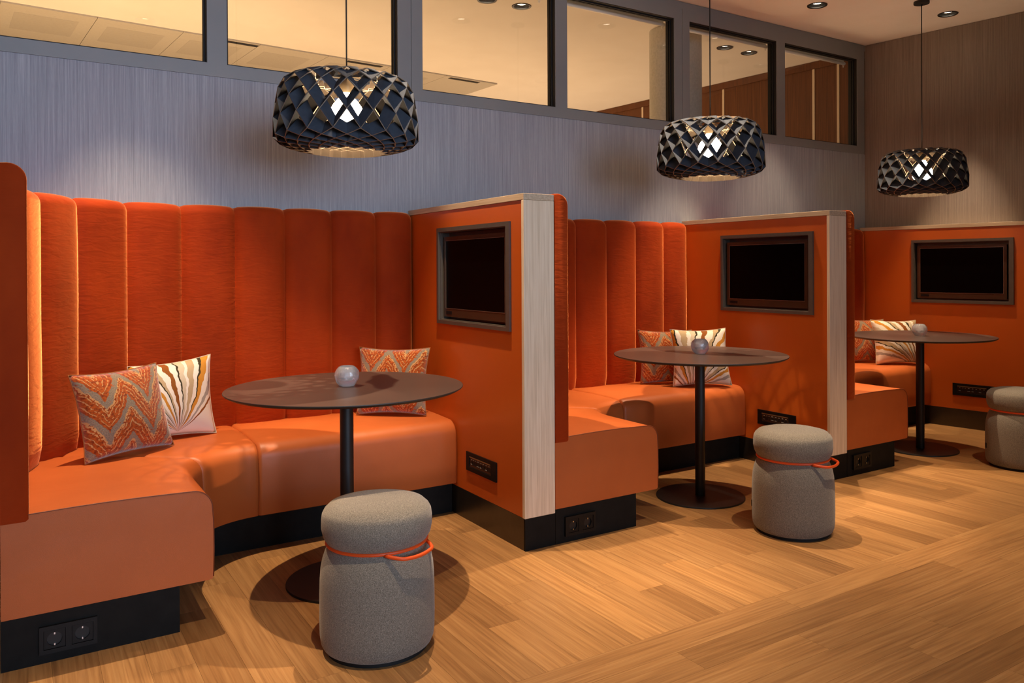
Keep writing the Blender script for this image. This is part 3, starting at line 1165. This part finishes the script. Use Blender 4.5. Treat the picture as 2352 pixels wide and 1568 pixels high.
        for s, ip, nr, op in rows:
            dr = 0.0
            if end0 and s < 0.015:
                dr = max(dr, end0 * (1 - s / 0.015) ** 2)
            if end1 and tot - s < 0.015:
                dr = max(dr, end1 * (1 - (tot - s) / 0.015) ** 2)
            col = []
            R = 0.062
            # bottom edge, face, rounded shoulder
            face = [(-0.016, ZS0), (-0.004, ZS0 + 0.002), (0.0, ZS0 + 0.010), (0.002, ZS0 + 0.10), (0.001, ZS0 + 0.19), (-0.002, ZS1 - R)]
            for k in range(1, 9):
                a = PI / 2 * k / 8
                face.append((-0.002 - R * (1 - math.cos(a)), ZS1 - R + R * math.sin(a)))
            for off, z in face:
                w = ip + nr * (off - dr)
                col.append((w.x, w.y, z - (dr if z > ZS1 - R else 0)))
            top0 = ip + nr * (-0.002 - R - dr)
            for k in range(1, 7):
                q = k / 6
                w = top0 + (op - top0) * q
                crown = 0.006 * math.sin(PI * q)
                col.append((w.x, w.y, ZS1 - dr + crown))
            col.append((op.x, op.y, ZS0))
            for c in col:
                verts.append((c[0] - O.x, c[1] - O.y, c[2]))
        m = len(verts) // len(rows)
        for i in range(len(rows) - 1):
            for j in range(m):
                j2 = (j + 1) % m
                faces.append((i * m + j, i * m + j2, (i + 1) * m + j2, (i + 1) * m + j))
        faces.append(tuple(range(m)))
        faces.append(tuple((len(rows) - 1) * m + k for k in reversed(range(m))))
        o = fix_normals(new_mesh(name, verts, faces, 'leather', t))
        o.data.polygons.foreach_set('use_smooth', [True] * len(o.data.polygons))
        o.data.set_sharp_from_angle(angle=0.8)
        # give back the end-face outline for piping
        return o, [Vector(v) for v in verts[:m]]

    o1, outline = cushion('seat_cushion', side_sec, 0.0, 0.010)
    cushion('seat_cushion', corner_sec, 0.010, 0.010)
    cushion('seat_cushion', back_sec, 0.010, 0.010)
    pp = [p + Vector((0.0, -0.0006, 0.0004)) for p in outline[2:-1]]
    tube('piping', pp, 0.0017, 'piping', o1, 6)
    # ---- plinth
    xp = xe - 0.134 if xl > 0.5 else xe - 0.106
    yp = -0.510
    xb1, xb2 = xr_of_y(yp) - 0.001, xr_of_y(-0.02) - 0.001
    poly = [(xl + 0.001, YF), (xp, YF), (xp, yp), (xb1, yp), (xb2, -0.02), (xl + 0.001, -0.02)]
    bm = bmesh.new()
    lo = [bm.verts.new((p[0] - O.x, p[1] - O.y, 0.0)) for p in poly]
    hi = [bm.verts.new((p[0] - O.x, p[1] - O.y, ZS0 - 0.0005)) for p in poly]
    bm.faces.new(lo)
    bm.faces.new(hi)
    for i in range(len(poly)):
        j = (i + 1) % len(poly)
        bm.faces.new((lo[i], lo[j], hi[j], hi[i]))
    bm_obj('plinth', bm, 'plinth', t)
    return t


# ------------------------------------------------------------------ tables, stools, glass, cushions
def build_table(x, y, label):
    t = empty('round_table', (x, y, 0))
    tag(t, label, 'table', 'round pedestal tables in the booths')
    R = 0.4447
    top = lathe('tabletop', [(0.0, 0.7385), (R - 0.014, 0.7275), (R - 0.002, 0.7345), (R, 0.7365), (R, 0.7385), (R - 0.0012, 0.74), (0.0, 0.74)], 'table', t, 96, cap=False)
    me = top.data
    me.materials.append(MAT['table_edge'])
    for p in me.polygons:
        if p.center.z < 0.7395:
            p.material_index = 1
    lathe('pole', [(0.0255, 0.008), (0.0255, 0.728)], 'blackmetal', t, 32)
    lathe('base_plate', [(0.2275, 0.0), (0.2275, 0.0055), (0.226, 0.008), (0.0, 0.0085)], 'blackmetal', t, 72, cap=False)
    lathe('mounting_plate', [(0.09, 0.7275), (0.09, 0.7295), (0.0, 0.7295)], 'blackmetal', t, 32)
    return t


def build_stool(x, y, a0, a1, label, tag_az):
    t = empty('felt_stool', (x, y, 0))
    tag(t, label, 'stool', 'grey felt stools')
    body = [(0.0, 0.012), (0.160, 0.012), (0.170, 0.018), (0.1755, 0.030), (0.1785, 0.055), (0.1795, 0.10), (0.1790, 0.17), (0.1780, 0.22), (0.1750, 0.258), (0.1695, 0.286), (0.1620, 0.308), (0.154, 0.324), (0.150, 0.336)]
    lathe('body', body, 'felt', t, 72, cap=False)
    cus = [(0.150, 0.334), (0.158, 0.342), (0.1675, 0.358), (0.1725, 0.382), (0.1725, 0.405), (0.1700, 0.425), (0.1635, 0.4375), (0.1625, 0.4382), (0.1605, 0.4400), (0.150, 0.4500), (0.12, 0.4575), (0.07, 0.4610), (0.0, 0.4620)]
    c = lathe('seat_cushion', cus, 'felt', t, 72, cap=False)
    lathe('foot_ring', [(0.0, 0.0), (0.158, 0.0), (0.158, 0.012), (0.0, 0.012)], 'rubber', t, 48, cap=False)
    d = (Vector((x, y)) - Vector((0, -4.0046))).normalized()
    fr, rt = -d, Vector((d.y, -d.x))

    def P(az, r, z):
        v = fr * math.cos(az) * r + rt * math.sin(az) * r
        return (v.x, v.y, z)
    zr = 0.336
    ring = tube('band', [P(2 * PI * k / 72, 0.1555, zr) for k in range(72)], 0.0058, 'cord_orange', t, 10, True)
    hp = []
    for k in range(25):
        q = k / 24
        az = a0 + (a1 - a0) * q
        out = 0.034 * min(1.0, math.sin(PI * q) * 1.55)
        hp.append(P(az, 0.158 + out, zr - 0.004 - 0.010 * math.sin(PI * q)))
    tube('handle_loop', hp, 0.0058, 'cord_orange', ring, 10)
    az = tag_az
    p = P(az, 0.1785, 0.115)
    tg = box('tag', -0.002, 0.003, -0.008, 0.008, -0.014, 0.014, 'rubber', t)
    tg.location = p
    tg.rotation_euler = (0, 0, math.atan2(p[1], p[0]))
    return t


def build_votive(x, y, label):
    o = empty('glass_votive', (x, y, 0.74))
    tag(o, label, 'candle holder', 'glass tealight holders')
    rnd = random.Random(int(x * 10))
    outer = [(0.0, 0.0), (0.024, 0.0), (0.029, 0.002), (0.038, 0.014), (0.0445, 0.028), (0.0465, 0.042), (0.044, 0.056), (0.037, 0.068), (0.030, 0.075), (0.0265, 0.0765)]
    inner = [(0.024, 0.074), (0.026, 0.064), (0.027, 0.050), (0.025, 0.036), (0.018, 0.028), (0.0, 0.026)]
    g = lathe('glass_body', outer + inner, 'ice', o, 30, cap=False, sharp=1.2)
    for v in g.data.vertices:
        r = math.hypot(v.co.x, v.co.y)
        if r > 0.031:
            a = math.atan2(v.co.y, v.co.x)
            k = 1 + 0.03 * math.sin(5 * a + 40 * v.co.z) + rnd.uniform(-0.022, 0.022)
            v.co.x *= k
            v.co.y *= k
    g.data.polygons.foreach_set('use_smooth', [False] * len(g.data.polygons))
    return o


def build_cushion(BL, BR, TR, TL, mat, thick, label, kind):
    BL, BR, TR, TL = [Vector(p) for p in (BL, BR, TR, TL)]
    cen = (BL + BR + TR + TL) / 4
    t = empty('throw_pillow', (cen.x, cen.y, min(BL.z, BR.z)))
    tag(t, label, 'pillow', 'throw pillows on the booth benches')
    O = Vector(t.location)
    ex = ((BR - BL) + (TR - TL)).normalized()
    ey = ((TL - BL) + (TR - BR)).normalized()
    nz = ex.cross(ey).normalized()
    if nz.y > 0:
        nz = -nz
    N = 26
    rnd = random.Random(hash(label) % 1000 if False else len(label))
    ph = rnd.uniform(0, 6)

    def point(u, v, side):
        # pinched sides, pointed corners
        uu, vv = 2 * u - 1, 2 * v - 1
        pu = uu * (1 - 0.085 * (1 - vv * vv))
        pv = vv * (1 - 0.085 * (1 - uu * uu))
        a, b = (pu + 1) / 2, (pv + 1) / 2
        P = BL * (1 - a) * (1 - b) + BR * a * (1 - b) + TR * a * b + TL * (1 - a) * b
        e = max(0.0, (1 - abs(uu) ** 2.4)) * max(0.0, (1 - abs(vv) ** 2.4))
        h = thick * e ** 0.52
        h *= 1 + 0.05 * math.sin(7 * u + ph) * math.sin(5 * v + ph)
        return P + nz * (h * side)
    verts, faces, uvs = [], [], []
    for side in (1, -1):
        base = len(verts)
        for i in range(N + 1):
            for j in range(N + 1):
                u, v = i / N, j / N
                verts.append(point(u, v, side) - O)
                uvs.append((u, v))
        for i in range(N):
            for j in range(N):
                q = (base + i * (N + 1) + j, base + (i + 1) * (N + 1) + j, base + (i + 1) * (N + 1) + j + 1, base + i * (N + 1) + j + 1)
                faces.append(q if side > 0 else tuple(reversed(q)))
    o = new_mesh('pillow_cover', verts, faces, mat, t, True, uvs)
    bm = bmesh.new()
    bm.from_mesh(o.data)
    bmesh.ops.remove_doubles(bm, verts=bm.verts, dist=1e-5)
    bmesh.ops.recalc_face_normals(bm, faces=bm.faces)
    bm.to_mesh(o.data)
    bm.free()
    # sewn edge
    loop = []
    for k in range(N):
        loop.append(point(k / N, 0, 0) - O)
    for k in range(N):
        loop.append(point(1, k / N, 0) - O)
    for k in range(N):
        loop.append(point(1 - k / N, 1, 0) - O)
    for k in range(N):
        loop.append(point(0, 1 - k / N, 0) - O)
    tube('seam', loop, 0.0022, 'seam_' + kind, t, 6, True)
    return t


MAT['seam_chevron'] = simple('pillow_seam_brown', rgb(150, 92, 44), 0.9)
MAT['seam_leaf'] = simple('pillow_seam_cream', rgb(214, 196, 166), 0.9)

# ------------------------------------------------------------------ pendant lamps
RIB_N = 18
K = 0.95
NODES = [(0.150, 0.000), (0.172, 0.003), (0.197, 0.008), (0.224, 0.014), (0.252, 0.022), (0.280, 0.034), (0.300, 0.056), (0.2985, 0.130), (0.291, 0.198), (0.279, 0.254), (0.262, 0.289), (0.234, 0.308), (0.190, 0.314), (0.160, 0.318), (0.130, 0.320)]
DEPTH = [0.028, 0.032, 0.038, 0.044, 0.052, 0.062, 0.074, 0.080, 0.078, 0.070, 0.058, 0.046, 0.038, 0.032, 0.028]


TILT = [80, 78, 75, 70, 62, 54, 46, 40, 37, 33, 26, 5, -35, -60, -75]


def rib_mesh(sign):
    n = len(NODES)
    step = sign * PI / RIB_N
    outer, inner = [], []
    for i, (r, z) in enumerate(NODES):
        a, b = NODES[max(i - 1, 0)], NODES[min(i + 1, n - 1)]
        tr, tz = b[0] - a[0], b[1] - a[1]
        l = math.hypot(tr, tz)
        nr, nz = -tz / l, tr / l
        # inward: pointing to (0.08, 0.17)
        if (0.08 - r) * nr + (0.17 - z) * nz < 0:
            nr, nz = -nr, -nz
        tl = math.radians(TILT[i])
        if TILT[i] < 900:
            nr, nz = -math.cos(tl), math.sin(tl)
        d = DEPTH[i]
        ph = step * i
        for lst, (rr, zz) in ((outer, (r, z)), (inner, (r + nr * d, z + nz * d))):
            lst.append(Vector((rr * K * math.cos(ph), rr * K * math.sin(ph), zz * K)))
    verts, faces, fm = [], [], []
    th = 0.0016
    for i in range(n):
        ta = outer[min(i + 1, n - 1)] - outer[max(i - 1, 0)]
        side = ta.cross(inner[i] - outer[i]).normalized() * th
        verts += [outer[i] - side, outer[i] + side, inner[i] + side, inner[i] - side]
    for i in range(n - 1):
        a, b = i * 4, (i + 1) * 4
        for j in range(4):
            j2 = (j + 1) % 4
            faces.append((a + j, a + j2, b + j2, b + j))
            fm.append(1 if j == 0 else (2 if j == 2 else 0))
    faces.append((0, 1, 2, 3))
    fm.append(1)
    faces.append(tuple((n - 1) * 4 + k for k in (3, 2, 1, 0)))
    fm.append(1)
    bulb_c = Vector((0, 0, 0.155))
    me = bpy.data.meshes.new('rib')
    me.from_pydata([tuple(v) for v in verts], [], faces)
    me.materials.append(MAT['ply'])
    me.materials.append(MAT['ply_edge'])
    me.materials.append(MAT['ply_inner'])
    me.materials.append(MAT['ply_face_in'])
    me.materials.append(MAT['ply_face_mid'])
    me.polygons.foreach_set('material_index', fm)
    me.update()
    bm = bmesh.new()
    bm.from_mesh(me)
    bmesh.ops.recalc_face_normals(bm, faces=bm.faces)
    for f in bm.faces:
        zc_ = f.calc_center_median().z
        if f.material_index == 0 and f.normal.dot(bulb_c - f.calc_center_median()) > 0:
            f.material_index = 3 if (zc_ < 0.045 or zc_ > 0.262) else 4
    bm.to_mesh(me)
    bm.free()
    return me


RIBS = None


def build_pendant(x, y, z0, rot, label):
    global RIBS
    if RIBS is None:
        RIBS = (rib_mesh(1), rib_mesh(-1))
    t = empty('pendant_lamp', (x, y, z0))
    tag(t, label, 'pendant lamp', 'lattice pendant lamps over the booth tables')
    for s, me in enumerate(RIBS):
        for k in range(RIB_N):
            o = bpy.data.objects.new('rib', me)
            COL.objects.link(o)
            o.parent = t
            o.rotation_euler = (0, 0, rot + 2 * PI * k / RIB_N)
    h = CEIL - z0
    zc = 0.155
    b = lathe('bulb', [(0.0, zc - 0.065)] + [(0.065 * math.cos(a), zc + 0.065 * math.sin(a)) for a in [(-PI / 2 + PI * k / 18) for k in range(1, 14)]] + [(0.030, zc + 0.066), (0.022, zc + 0.085)], 'bulb', t, 32, cap=False)
    lathe('lamp_socket', [(0.023, zc + 0.083), (0.026, zc + 0.09), (0.026, zc + 0.135), (0.018, zc + 0.15), (0.006, zc + 0.155)], 'socket', t, 24)
    # spider that carries the shade
    for k in range(3):
        a = 2 * PI * k / 3 + 0.4
        tube('carrier_arm', [(0.012 * math.cos(a), 0.012 * math.sin(a), 0.307), (0.128 * math.cos(a), 0.128 * math.sin(a), 0.304)], 0.0025, 'cable', t, 6)
    tube('cord', [(0, 0, zc + 0.15), (0, 0, h - 0.028)], 0.0032, 'cable', t, 8)
    lathe('ceiling_cup', [(0.0, h - 0.032), (0.004, h - 0.032), (0.008, h - 0.02), (0.05, h - 0.016), (0.05, h - 0.0005)], 'cable', t, 32, cap=False)
    return t


# ------------------------------------------------------------------ build everything
build_floor()
build_ceiling()
build_walls()
build_windows()
build_blinds()

bench1 = build_bench(-0.052, lambda y: X1, 'rust velvet booth bench with tan leather seat, nearest, two pillows in its corner')
bench2 = build_bench(X1T, lambda y: X2, 'rust velvet booth bench with tan leather seat between the two wood ended partitions')
bench3 = build_bench(X2T, lambda y: x3(y), 'rust velvet booth bench with tan leather seat, farthest, by the right wall')

part1 = build_partition('booth_partition', (X1, 0), 0.0, X1T - X1, 'orange booth partition with pale wood end, nearest to the viewer')
part2 = build_partition('booth_partition', (X2, 0), 0.0, X2T - X2, 'orange booth partition with pale wood end, second along the wall')
part3 = build_partition('booth_partition', P3O, A3, 0.0985, 'orange screen wall set against the papered right wall', back=0.05, dy=0.0)

build_tv((X1, 0), 0, 'black television in the nearest orange partition, seen at a steep angle')
build_tv((X2, 0), 0, 'black television in the second orange partition')
build_tv(P3O, A3, 'black television in the orange screen wall at far right')
build_media_panel((X1, 0), 0, 'black media socket panel low on the nearest orange partition')
build_media_panel((X2, 0), 0, 'black media socket panel partly behind the middle stool')
build_media_panel(P3O, A3, 'black media socket panel low on the far right orange wall')
build_double_socket(0.045, 0.199, 0.030, 0.113, 'black double power socket in the plinth at bottom left')
build_double_socket(1.981, 2.144, 0.028, 0.112, 'black double power socket in the plinth beside the nearest wood end panel')
build_double_socket(3.984, 4.148, 0.034, 0.118, 'black double power socket in the plinth behind the middle stool handle')

build_table(1.0525, -1.0542, 'round taupe table on black pedestal in the nearest booth')
build_table(2.9743, -0.9930, 'round taupe table on black pedestal in the middle booth')
build_table(4.9429, -1.0023, 'round taupe table on black pedestal in the far right booth')
build_votive(1.060, -1.039, 'ball shaped ice glass tealight holder on the nearest table')
build_votive(2.990, -0.980, 'ball shaped ice glass tealight holder on the middle table')
build_votive(4.922, -1.012, 'ball shaped ice glass tealight holder on the far table')
build_stool(0.952, -1.612, 0.15, 1.30, 'grey felt stool with orange band in front of the nearest table', -1.9)
build_stool(2.939, -1.612, 0.55, 1.75, 'grey felt stool with orange band in the middle, handle sticking out right', -1.45)
build_stool(5.007, -1.585, 1.2, 2.3, 'grey felt stool with orange band cut by the right picture edge', -1.25)

ZP = 0.464
build_cushion((0.203, -0.598, ZP), (0.538, -0.417, ZP), (0.477, -0.372, 0.805), (0.153, -0.558, 0.797), 'chevron', 0.074, 'orange and grey chevron velvet pillow leaning in the nearest bench corner', 'chevron')
build_cushion((0.36, -0.300, ZP), (0.737, -0.254, ZP), (0.726, -0.185, 0.808), (0.383, -0.250, 0.782), 'leaf_a', 0.062, 'cream pillow with fan leaf print half behind the chevron pillow', 'leaf')
build_cushion((1.413, -0.185, ZP), (1.690, -0.410, ZP), (1.722, -0.390, 0.797), (1.445, -0.150, 0.797), 'chevron', 0.064, 'chevron velvet pillow behind the nearest table, beside the orange partition', 'chevron')
build_cushion((3.268, -0.177, ZP), (3.600, -0.360, ZP), (3.580, -0.310, 0.797), (3.270, -0.150, 0.800), 'chevron', 0.060, 'chevron velvet pillow behind the middle table, half covered by a leaf print pillow', 'chevron')
build_cushion((3.360, -0.374, ZP), (3.695, -0.540, ZP), (3.690, -0.490, 0.814), (3.365, -0.343, 0.811), 'leaf_b', 0.066, 'cream leaf print pillow in the middle booth behind the glass holder', 'leaf')
build_cushion((5.270, -0.200, ZP), (5.590, -0.370, ZP), (5.580, -0.320, 0.790), (5.270, -0.170, 0.795), 'chevron', 0.060, 'chevron velvet pillow in the far booth beside the velvet back edge', 'chevron')
build_cushion((5.365, -0.400, ZP), (5.725, -0.555, ZP), (5.712, -0.500, 0.785), (5.362, -0.355, 0.794), 'leaf_c', 0.064, 'cream leaf print pillow in the far right booth', 'leaf')

build_pendant(1.110, -0.915, 1.655, 0.0035, 'black wooden lattice pendant lamp, nearest and largest')
build_pendant(3.115, -0.935, 1.665, 0.213, 'black wooden lattice pendant lamp in the middle')
build_pendant(5.190, -0.870, 1.675, 0.124, 'black wooden lattice pendant lamp at far right by the corner')

LABS = ['recessed downlight above the nearest bench corner', 'recessed downlight above the nearest partition screen',
        'recessed downlight above the middle bench corner', 'recessed downlight above the second partition screen',
        'recessed downlight above the far bench corner', 'black recessed downlight in the ceiling at top right beside the farthest lamp cord',
        'black recessed downlight in the ceiling left of the farthest lamp cord',
        'recessed downlight over the aisle, outermost left', 'recessed downlight over the aisle before the nearest stool',
        'recessed downlight over the aisle before the middle stool', 'recessed downlight over the aisle before the far stool']
for (x, y, p), lab in zip(DOWNLIGHTS, LABS):
    downlight(x, y, p, lab, 58 if y < -1.5 else (40 if x > 5.5 else 54))
for (x, y, p), lab in zip(DL_OTHER, ['black downlight behind glass at the top edge, left of its pair', 'black downlight behind glass at the top edge, right of its pair',
                                      'black downlight behind glass above the middle lamp, left of its pair', 'black downlight behind glass above the middle lamp, right of its pair']):
    downlight(x, y, p, lab)
